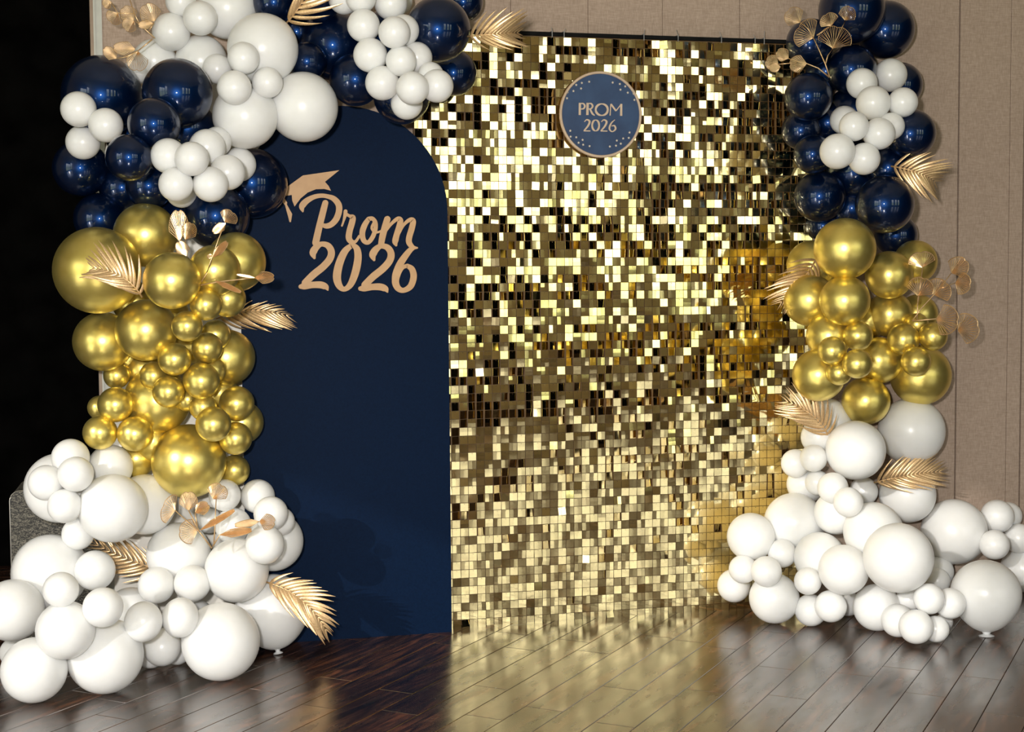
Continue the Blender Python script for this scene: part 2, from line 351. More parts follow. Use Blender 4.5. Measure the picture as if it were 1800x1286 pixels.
# lettering: strokes with a varying width traced along their centre lines
def catmull(pts, n=7):
    out = []
    P_ = [pts[0]]+list(pts)+[pts[-1]]
    for i in range(1, len(P_)-2):
        for k in range(n):
            t = k/n; a, b_, c, d = P_[i-1], P_[i], P_[i+1], P_[i+2]
            out.append(tuple(.5*((2*b_[j])+(-a[j]+c[j])*t+(2*a[j]-5*b_[j]+4*c[j]-d[j])*t*t+(-a[j]+3*b_[j]-3*c[j]+d[j])*t**3) for j in range(3)))
    out.append(tuple(pts[-1])); return out
def stroke(mb, pts, org, sc, Y, th, lift, closed=False, sharp=False, cap=True):
    """a ribbon prism on the plane Y; pts are (x, y, width)"""
    if closed: pts = list(pts)+[pts[0]]
    c = list(pts) if sharp else catmull(pts)
    Lf, Rt = [], []
    for i in range(len(c)):
        a = c[max(i-1, 0)]; b_ = c[min(i+1, len(c)-1)]
        if closed and i in (0, len(c)-1): a = c[-2]; b_ = c[1]
        dx, dy = b_[0]-a[0], b_[1]-a[1]; l = math.hypot(dx, dy) or 1; nx, ny = -dy/l, dx/l; w = c[i][2]/2
        Lf.append((c[i][0]+nx*w, c[i][1]+ny*w)); Rt.append((c[i][0]-nx*w, c[i][1]-ny*w))
    caps = []
    if cap and not closed:
        for end, nb in ((c[0], c[1]), (c[-1], c[-2])):
            dx, dy = end[0]-nb[0], end[1]-nb[1]; a0 = math.atan2(dy, dx); w = end[2]/2
            caps.append([(end[0]+w*math.cos(a0+t_), end[1]+w*math.sin(a0+t_)) for t_ in [math.pi*(k/8-.5) for k in range(9)]])
    def W3(q, y): p = on_y(org[0]+q[0]/sc, org[1]+q[1]/sc, Y-th-lift); p.y = y; return p
    n = len(c); ya, yb = Y-th-lift, Y-.0001
    v = [W3(q, ya) for q in Lf]+[W3(q, ya) for q in Rt]+[W3(q, yb) for q in Lf]+[W3(q, yb) for q in Rt]
    f = []
    for i in range(n-1):
        f += [(i, i+1, n+i+1, n+i), (i, 2*n+i, 2*n+i+1, i+1), (n+i, n+i+1, 3*n+i+1, 3*n+i)]
    mb.add(v, f)
    for cp in caps:
        k = len(cp); mb.add([W3(q, ya) for q in cp]+[W3(q, yb) for q in cp], [tuple(range(k))]+[(i, (i+1) % k, k+(i+1) % k, k+i) for i in range(k)])
def poly(mb, pts, org, sc, Y, th):
    def W3(q, y): p = on_y(org[0]+q[0]/sc, org[1]+q[1]/sc, Y-th); p.y = y; return p
    k = len(pts); mb.add([W3(q, Y-th) for q in pts]+[W3(q, Y-.0001) for q in pts], [tuple(range(k))]+[(i, (i+1) % k, k+(i+1) % k, k+i) for i in range(k)])
AO, AS = (480, 270), 4.763
two = [[(346, 872, 22), (335, 830, 60), (360, 785, 56), (405, 756, 42), (460, 770, 52), (488, 820, 58), (475, 880, 60), (420, 945, 60), (340, 1010, 60), (268, 1080, 56)],
       [(232, 1112, 38), (262, 1108, 56), (330, 1098, 54), (400, 1098, 58), (442, 1115, 50), (458, 1140, 14)]]
GL = {
 'P': [[(249, 482, 16), (243, 440, 52), (280, 396, 50), (340, 363, 40), (400, 351, 36), (455, 357, 36), (510, 378, 46), (548, 425, 52), (552, 480, 52), (530, 545, 52), (490, 590, 48), (450, 605, 44), (420, 600, 34)],
       [(438, 412, 50), (420, 480, 54), (385, 620, 56), (357, 745, 58)]],
 'r': [[(607, 482, 32), (603, 515, 30), (590, 565, 18), (577, 603, 15)], [(612, 506, 28), (640, 521, 26), (668, 534, 46), (660, 580, 52), (640, 650, 52), (635, 705, 52), (655, 735, 44), (690, 735, 26), (722, 690, 22)]],
 'o': [[(800, 546, 38), (766, 600, 48), (747, 665, 48), (760, 726, 42), (797, 742, 36), (835, 695, 38), (857, 630, 36), (856, 575, 36), (832, 543, 34)], [(842, 580, 22), (826, 622, 20), (850, 656, 20), (885, 655, 18), (922, 638, 18)]],
 'm': [[(957, 548, 54), (935, 620, 54), (915, 700, 54), (905, 758, 50)], [(935, 660, 22), (985, 592, 26), (1040, 546, 34), (1066, 556, 46), (1058, 605, 50), (1035, 680, 50), (1023, 735, 50), (1030, 765, 22)],
       [(1045, 690, 20), (1090, 602, 24), (1140, 556, 34), (1172, 562, 46), (1163, 620, 50), (1140, 700, 50), (1140, 745, 48), (1170, 782, 36), (1206, 788, 16)]],
 '2': two,
 '0': [[(655, 768, 40), (600, 820, 58), (555, 920, 66), (535, 1030, 68), (555, 1105, 56), (598, 1134, 40), (650, 1092, 54), (690, 990, 64), (711, 880, 62), (705, 805, 56), (680, 772, 42)]],
 '2b': [[(x+500, y+17, w) for x, y, w in s] for s in two],
 '6': [[(1125, 938, 36), (1163, 967, 50), (1177, 1030, 54), (1152, 1108, 52), (1095, 1143, 42), (1047, 1126, 52), (1025, 1070, 60), (1045, 1005, 50), (1085, 953, 32)], [(1200, 788, 12), (1175, 790, 34), (1150, 805, 44), (1105, 860, 54), (1060, 930, 60), (1030, 1010, 62), (1024, 1060, 58)]],
}
lift = 0
for g, ss in GL.items():
    mb = MB(); lift += .00012
    for k, s in enumerate(ss): stroke(mb, s, AO, AS, YA, .004, lift+k*.00003, closed=(g == '0' or (g in 'o6' and k == 0)))
    in_arch(mb.build('letter', M_LETTER, na))
mb = MB(); poly(mb, [(250, 182), (555, 138), (435, 235), (465, 270), (485, 310), (430, 295), (360, 297), (290, 325), (230, 375), (180, 442), (160, 390), (157, 345), (110, 352), (60, 330), (100, 290)], AO, AS, YA, .004)
in_arch(mb.build('graduation_cap', M_LETTER, na))
mb = MB(); poly(mb, [(70, 340), (85, 345), (98, 378), (118, 408), (116, 425), (160, 505), (150, 572), (138, 572), (100, 430), (82, 410), (84, 385)], AO, AS, YA, .004)
in_arch(mb.build('tassel', M_LETTER, na))
# ------------------------------------------------------------------ round sign
YS = -.012
sc0 = on_y(1055.2, 201.7, YS); srad = (on_y(1055.2, 201.7-76, YS)-sc0).length
rsn = tag(empty('round_sign', sc0), 'round navy sign reading PROM 2026 ringed with stars on the gold sequin panel', 'sign', kind='thing')
rs_off = Matrix.Translation(-sc0)
def in_sign(o): o.matrix_basis = rs_off @ o.matrix_basis; return o
n = 64; circ = [(sc0.x+srad*.975*math.cos(2*math.pi*k/n), sc0.z+srad*.975*math.sin(2*math.pi*k/n)) for k in range(n)]
in_sign(board('disc', circ, YS-.006, YS-.001, M_SIGN, M_RIM, rsn))
mb = MB()
for k in range(n):
    pass
vv, ff = [], []
prof = [(1.0, -.001), (1.0, -.009), (.985, -.011), (.955, -.011), (.94, -.009), (.94, -.006)]
for k in range(n):
    a = 2*math.pi*k/n
    vv += [(sc0.x+srad*r_*math.cos(a), YS+y_, sc0.z+srad*r_*math.sin(a)) for r_, y_ in prof]
q = len(prof)
for k in range(n):
    k2 = (k+1) % n; ff += [(k*q+i, k2*q+i, k2*q+i+1, k*q+i+1) for i in range(q-1)]
mb.add(vv, ff); in_sign(mb.build('rim', M_RIM, rsn, smooth=False))
SO, SS, YL = (960, 110), 7.142, YS-.006
def ring(cx, cy, rx, ry, ws, wt): return [(cx+rx*math.cos(a), cy+ry*math.sin(a), ws*abs(math.cos(a))+wt*abs(math.sin(a))) for a in [2*math.pi*k/12 for k in range(12)]]
s2 = [[(484, 738, 14), (512, 716, 20), (546, 738, 30), (528, 790, 28), (478, 852, 20)], [(472, 856, 16), (556, 857, 16)]]
SG = [[[(424, 505, 34), (422, 658, 34)], [(430, 513, 14), (468, 515, 22), (486, 545, 28), (470, 577, 22), (432, 582, 12)]],
      [[(521, 505, 36), (518, 658, 36)], [(530, 513, 14), (566, 515, 22), (584, 545, 28), (566, 576, 22), (532, 582, 12)], [(552, 582, 24), (580, 638, 28), (606, 660, 16)]],
      [ring(699, 590, 76, 72, 28, 18)],
      [[(803, 664, 16), (812, 518, 14)], [(814, 520, 26), (878, 606, 26)], [(878, 606, 16), (942, 522, 14)], [(944, 518, 32), (942, 668, 34)]],
      s2, [ring(622, 788, 44, 68, 26, 14)], [[(x+213, y+2, w) for x, y, w in s] for s in s2],
      [[(862, 718, 10), (818, 760, 22), (795, 820, 26), (810, 856, 20), (838, 864, 16), (872, 832, 26), (858, 792, 22), (825, 795, 12)]]]
for g in SG:
    mb = MB()
    for k, s in enumerate(g): stroke(mb, [(x, y, w*.82) for x, y, w in s], SO, SS, YL, .0012, .00004*k, closed=len(s) == 12, sharp=len(s) == 2, cap=len(s) != 2)
    in_sign(mb.build('letter', M_RIM, rsn))
v, f = [(0, -.0008, 0)], []
for k in range(10):
    a = math.pi/2+math.pi*k/5; r_ = 1 if k % 2 == 0 else .45; v.append((r_*math.cos(a)*.0052, -.0004, r_*math.sin(a)*.0052))
f = [(0, k+1, (k+1) % 10+1) for k in range(10)]; STAR = mesh('star', v, f, M_STAR)
for x, y in [(540, 240), (448, 255), (378, 280), (438, 325), (343, 357), (262, 447), (268, 372), (835, 250), (925, 268), (993, 298), (933, 340), (1025, 377), (1098, 390), (1108, 468), (303, 855), (307, 928), (378, 937), (458, 970), (407, 1005), (465, 1030), (545, 1048), (1047, 877), (1037, 945), (967, 952), (887, 978), (937, 1017), (877, 1042), (800, 1053)]:
    p = on_y(SO[0]+x/SS, SO[1]+y/SS, YL-.0006); in_sign(obj('star', STAR, rsn, mw=Matrix.Translation(p) @ Matrix.Rotation(random.uniform(-.3, .3), 4, 'Y')))
# ------------------------------------------------------------------ balloons
def balloon_mesh(mat):
    prof = []
    for k in range(29):
        th = math.pi*k/28; z = math.cos(th); r_ = math.sin(th)
        if z < -.35: z = -.35+(z+.35)*(1+.22*((-.35-z)/.65)**1.5)
        prof.append((r_, z))
    prof = prof[1:-1]; n = 56
    v = [(0, 0, 1)]; f = []
    for r_, z in prof: v += [(r_*math.cos(2*math.pi*k/n), r_*math.sin(2*math.pi*k/n), z) for k in range(n)]
    v.append((0, 0, -1.143)); m = len(prof)
    f += [(0, 1+k, 1+(k+1) % n) for k in range(n)]
    for i in range(m-1): f += [(1+i*n+k, 1+(i+1)*n+k, 1+(i+1)*n+(k+1) % n, 1+i*n+(k+1) % n) for k in range(n)]
    f += [(len(v)-1, 1+(m-1)*n+(k+1) % n, 1+(m-1)*n+k) for k in range(n)]
    return mesh('balloon', v, f, mat, True)
def knot_mesh(mat):
    prof = [(.045, -1.12), (.06, -1.15), (.045, -1.185), (.05, -1.21), (.10, -1.25), (.105, -1.262), (.03, -1.25)]
    n = 12; v = []; f = []
    for r_, z in prof: v += [(r_*math.cos(2*math.pi*k/n), r_*math.sin(2*math.pi*k/n), z) for k in range(n)]
    for i in range(len(prof)-1): f += [(i*n+k, (i+1)*n+k, (i+1)*n+(k+1) % n, i*n+(k+1) % n) for k in range(n)]
    f.append(tuple(range(n))); f.append(tuple(range(len(v)-1, len(v)-1-n, -1)))
    return mesh('knot', v, f, mat, True)
BM = {'w': balloon_mesh(M_WHITE), 'n': balloon_mesh(M_NAVY), 'g': balloon_mesh(M_GOLD)}
KM = {'w': knot_mesh(M_WHITE), 'n': knot_mesh(M_NAVY), 'g': knot_mesh(M_GOLD)}
CN = {'w': 'white', 'n': 'navy', 'g': 'gold'}
# (x, y, radius in the photograph, order from the wall outwards, colour, where)
SIDE_A = [
 (300, 295, 50, 0, 'n', 'behind the white nine-balloon cluster on the curtain-side column'),
 (330, 225, 50, 0, 'n', 'wedged under the pair of big navy balloons, above the white cluster'),
 (400, 14, 54, 0, 'w', 'cut by the top edge of the picture, above the curtain-side column'),
 (354, 107, 45, 0, 'w', 'behind small white ones, just above the upper pair of navy balloons'),
 (272, 107, 38, 0, 'w', 'touching the wire ginkgo leaves beside the fabric wall edge strip'),
 (236, 128, 22, 0, 'w', 'peeping between the upper pair of big navy balloons'),
 (522, 56, 36, 0, 'n', 'deep in the shade under the cut palm frond', dict(fill=1)),
 (586, 80, 61, 0, 'n', 'beside the top white cluster, under the cut palm frond'),
 (482, 4, 38, 0, 'n', 'at the top edge beside the cut palm frond'),
 (560, -5, 42, 0, 'n', 'behind the palm frond at the top edge'),
 (540, 108, 34, 0, 'n', 'in the shade between two big white balloons at the top'),
 (625, 140, 46, 0, 'n', 'just over the crown of the navy arch board'),
 (680, 70, 52, 0, 'n', 'hidden behind the hanging white cluster at the top'),
 (706, 168, 50, 0, 'n', 'lowest of the hanging top garland, above the sequin panel corner'),
 (815, 3, 34, 0, 'n', 'at the top edge above the bronze palm frond over the panel'),
 (798, 128, 40, 0, 'n', 'end of the top garland, against the sequins under the palm frond'),
 (533, 188, 61, 1, 'w', 'resting against the crown of the navy arch board'),
 (770, 52, 57, 1, 'n', 'beside the top hanging white cluster, base of the palm frond'),
 (462, 86, 62, 2, 'w', 'biggest at the top bend, carrying a small white trio'),
 (431, 204, 57, 1, 'w', 'over the upper rim of the navy arch, beside the big navy pair'),
 (301, 56, 33, 1, 'w', 'beside the upper wire ginkgo spray at the top'),
 (318, 3, 27, 1, 'w', 'cut by the top edge near the ginkgo spray'),
 (352, 32, 30, 2, 'w', 'upper of those in front of the big cut white balloon'),
 (382, 121, 26, 3, 'w', 'back one of the small trio on the biggest white balloon'),
 (428, 102, 28, 4, 'w', 'top one of the small trio on the biggest white balloon'),
 (412, 154, 30, 4, 'w', 'lowest of the small trio on the biggest white balloon'),
 (470, 145, 27, 3, 'w', 'side one of the small group, towards the navy arch'),
 (634, -4, 27, 2, 'w', 'second of the top hanging cluster, cut by the picture edge'),
 (605, -3, 28, 1, 'w', 'first of the top hanging cluster, cut by the picture edge'),
 (702, 2, 23, 1, 'w', 'back one at the top edge of the hanging cluster'),
 (687, 6, 29, 2, 'w', 'front one at the top edge of the hanging cluster'),
 (710, 53, 27, 1, 'w', 'half hidden in the hanging cluster, against the navy balloon with palm frond'),
 (733, 101, 27, 1, 'w', 'half hidden in mid hanging cluster, facing the navy end balloon'),
 (757, 132, 23, 1, 'w', 'barely showing above the outermost one of the hanging cluster'),
 (639, 45, 29, 2, 'w', 'third down on the arch side of the hanging cluster'),
 (693, 57, 28, 3, 'w', 'upper front of the hanging cluster, below the top edge pair'),
 (651, 97, 30, 2, 'w', 'fourth down on the arch side of the hanging cluster, with a glint'),
 (705, 107, 27, 3, 'w', 'middle front of the hanging cluster'),
 (672, 146, 30, 2, 'w', 'fifth down on the arch side of the hanging cluster'),
 (768, 151, 29, 2, 'w', 'outermost of the hanging cluster, nearest the sequins'),
 (715, 182, 28, 2, 'w', 'bottom one of the hanging cluster, on the lowest navy balloon'),
 (725, 155, 29, 4, 'w', 'lower front of the hanging cluster, above its bottom one'),
 (179, 168, 70, 2, 'n', 'biggest on the curtain side, carrying the white trio'),
 (312, 164, 61, 2, 'n', 'second of the upper pair, beside the top white balloons'),
 (271, 218, 46, 2, 'n', 'between and below the upper pair of navy balloons'),
 (142, 296, 49, 1, 'n', 'outermost, below the white trio against the black curtain'),
 (227, 277, 41, 2, 'n', 'between the white trio and the nine-balloon white cluster'),
 (262, 327, 41, 1, 'n', 'just above the top gold balloon of the curtain-side column'),
 (176, 385, 46, 0, 'n', 'lowest, tucked above the biggest gold balloon by the curtain'),
 (444, 322, 61, 0, 'n', 'beside the graduation cap on the navy arch'),
 (380, 380, 58, 0, 'n', 'behind the standing ginkgo leaves under the white cluster'),
 (138, 192, 31, 3, 'w', 'outermost of the trio on the biggest navy balloon'),
 (186, 220, 30, 4, 'w', 'inner one of the trio on the biggest navy balloon'),
 (146, 250, 30, 3, 'w', 'lowest of the trio on the biggest navy balloon'),
 (381, 249, 26, 2, 'w', 'topmost sliver of the nine-balloon cluster'),
 (420, 289, 30, 2, 'w', 'back one of the nine-balloon cluster towards the navy arch'),
 (319, 338, 27, 2, 'w', 'bottom back one of the nine-balloon cluster'),
 (296, 274, 31, 3, 'w', 'curtain-side end of the nine-balloon cluster'),
 (364, 259, 32, 3, 'w', 'upper one of the nine-balloon cluster'),
 (400, 303, 31, 3, 'w', 'arch-side front of the nine-balloon cluster'),
 (309, 324, 30, 4, 'w', 'lower curtain-side front of the nine-balloon cluster'),
 (370, 324, 31, 4, 'w', 'lower arch-side front of the nine-balloon cluster'),
 (337, 279, 30, 5, 'w', 'centre front of the nine-balloon cluster'),
 (222, 240, 36, 0, 'n', 'deep in the shade behind the white trio', dict(fill=1)),
 (215, 330, 40, 0, 'n', 'deep in the shade above the biggest gold one', dict(fill=1)),
 (316, 378, 42, 0, 'n', 'deep in the shade behind the coppery ginkgo sprig', dict(fill=1)),
 (236, 532, 38, 0, 'g', 'deep behind the biggest gold one and its neighbours', dict(fill=1)),
 (295, 555, 38, 0, 'g', 'deep behind the middle and the front matte gold ones', dict(fill=1)),
 (340, 605, 34, 0, 'g', 'deep behind the upper small chain', dict(fill=1)),
 (385, 690, 34, 0, 'g', 'deep behind the mid small chain by the arch', dict(fill=1)),
 (268, 775, 38, 0, 'g', 'deep behind the largest one at the column foot', dict(fill=1)),
 (250, 648, 32, 0, 'g', 'deep behind the lower small chain', dict(fill=1)),
 # gold
 (415, 460, 52, 0, 'g', 'topmost against the navy arch, below the navy balloons'),
 (400, 525, 32, 0, 'g', 'deep behind the palm frond pointing at the arch'),
 (377, 475, 45, 1, 'g', 'behind the standing ginkgo sprig with a white sheen'),
 (256, 413, 56, 1, 'g', 'topmost of the curtain-side column under the navy ones'),
 (171, 475, 76, 2, 'g', 'biggest of all, with a bronze palm frond across it'),
 (302, 493, 50, 3, 'g', 'in the middle between the biggest gold one and the ginkgo sprig'),
 (181, 600, 52, 1, 'g', 'under the biggest gold one on the curtain side'),
 (225, 630, 26, 0, 'g', 'amber sliver under the front matte gold one'),
 (205, 660, 23, 0, 'g', 'pale sliver above the small curtain-side trio'),
 (257, 580, 54, 3, 'g', 'front one with broad matte sheen, mid column'),
 (399, 628, 49, 0, 'g', 'half hidden against the navy arch at mid column'),
 (276, 704, 58, 1, 'g', 'at the centre behind the small ones, lower mid column'),
 (425, 742, 38, 0, 'g', 'half hidden low against the navy arch, behind the small trio'),
 (240, 806, 33, 0, 'g', 'lowest sliver behind the curtain-side trio, above the white pile'),
 (332, 810, 65, 2, 'g', 'largest at the foot of the column, just above the white pile'),
 (412, 826, 27, 0, 'g', 'lowest sliver by the arch, behind two small white ones'),
 (362, 535, 28, 4, 'g', 'just at the base of the frond pointing to the arch'),
 (329, 573, 27, 4, 'g', 'touching the front matte gold one, upper small chain'),
 (379, 588, 26, 3, 'g', 'upper back one of the small chain, beside the half hidden one'),
 (364, 611, 27, 5, 'g', 'dull front one of the small chain at mid column'),
 (307, 631, 29, 4, 'g', 'directly below the front matte gold one'),
 (375, 650, 23, 3, 'g', 'half hidden behind the shiny one in the mid small chain'),
 (270, 660, 25, 3, 'g', 'upper curtain-side one of the lower small chain'),
 (296, 688, 28, 5, 'g', 'front one of the lower small chain, over the central gold one'),
 (354, 669, 32, 5, 'g', 'shiny largest of the mid small chain'),
 (330, 702, 21, 3, 'g', 'squeezed below the shiny one of the mid small chain'),
 (357, 715, 24, 3, 'g', 'behind the arch-side trio, under the shiny one'),
 (416, 709, 31, 4, 'g', 'upper of the arch-side trio, low on the column'),
 (375, 745, 31, 5, 'g', 'front of the arch-side trio, with a crossing shadow'),
 (414, 770, 29, 4, 'g', 'lower of the arch-side trio, low on the column'),
 (175, 716, 21, 2, 'g', 'back one of the curtain-side small group'),
 (203, 711, 31, 3, 'g', 'upper of the curtain-side small trio'),
 (176, 760, 30, 3, 'g', 'outer lower one of the curtain-side small trio'),
 (237, 762, 31, 4, 'g', 'inner lower one of the curtain-side small trio'),
 # white foot
 (255, 886, 53, 0, 'w', 'behind the big round white one, under the gold column foot'),
 (105, 857, 61, 0, 'w', 'against the black curtain, carrying four small white ones'),
 (265, 1148, 26, 0, 'w', 'flat on the floor at the back, with loose knots'),
 (312, 1147, 21, 0, 'w', 'deep on the floor beside the big front white one'),
 (481, 951, 52, 0, 'w', 'shaded, beside the navy arch at knee height'),
 (478, 1071, 65, 0, 'w', 'behind the palm frond at the foot of the navy arch', dict(egg=(1, 1.2), lip=1.3)),
 (60, 1177, 57, 1, 'w', 'lowest and foremost, on the floor by the picture corner'),
 (185, 1152, 66, 1, 'w', 'on the floor with a curved shadow across it'),
 (26, 1146, 26, 0, 'w', 'peeping behind the foremost floor one by the picture edge'),
 (388, 1127, 68, 2, 'w', 'biggest of the floor ones, arch side of the pile'),
 (285, 1137, 33, 1, 'w', 'shaded on the floor between two big ones'),
 (230, 1080, 48, 0, 'w', 'deep in the middle of the pile in shade'),
 (340, 1095, 42, 0, 'w', 'shaded, behind the biggest floor one'),
 (88, 1005, 66, 1, 'w', 'beside the speckled box, above the picture-edge ones'),
 (22, 1072, 54, 2, 'w', 'cut by the picture edge, low in the pile'),
 (137, 938, 28, 1, 'w', 'below the big round one, next to the speckled box'),
 (198, 893, 60, 3, 'w', 'round one with a small dark dot, top of the pile'),
 (314, 974, 56, 1, 'w', 'behind the ginkgo spray, sunlit across'),
 (194, 820, 39, 2, 'w', 'top of the pile, touching the gold trio'),
 (115, 1107, 51, 3, 'w', 'sitting on the two front floor ones'),
 (416, 1002, 56, 3, 'w', 'sunlit front one above the palm frond by the arch'),
 (124, 804, 33, 2, 'w', 'topmost of the pile against the black curtain'),
 (81, 848, 31, 2, 'w', 'outermost of the four beside the curtain, above the speckled box'),
 (133, 833, 31, 3, 'w', 'middle of the four beside the curtain'),
 (114, 889, 30, 2, 'w', 'lowest of the four beside the curtain'),
 (167, 1002, 35, 4, 'w', 'at the tip of the bronze frond in the pile'),
 (107, 1036, 31, 4, 'w', 'centre of the small ones near the picture-edge balloon'),
 (181, 1067, 35, 4, 'w', 'half sunlit, above the floor one with the curved shadow'),
 (275, 1028, 32, 4, 'w', 'upper one at the base of the bronze frond'),
 (338, 1025, 32, 4, 'w', 'upper one of the small four, touching the sunlit front one'),
 (252, 1092, 33, 4, 'w', 'lower egg-shaped one, middle of the pile', dict(egg=(1.0, 1.07))),
 (317, 1085, 33, 5, 'w', 'egg-shaped one beside the biggest floor balloon', dict(egg=(.97, 1.06))),
 (395, 870, 28, 2, 'w', 'behind the ginkgo leaf, under the gold column foot'),
 (453, 872, 30, 2, 'w', 'top one near the navy arch'),
 (476, 902, 30, 3, 'w', 'with a ginkgo leaf over it, near the navy arch'),
 (493, 916, 25, 1, 'w', 'back sliver near the navy arch'),
 (410, 924, 32, 2, 'w', 'behind the thin ginkgo blades'),
 (466, 957, 34, 3, 'w', 'with a sun streak, beside the shaded one by the arch'),
 (367, 914, 23, 1, 'w', 'barely seen behind the ginkgo stems'),
]
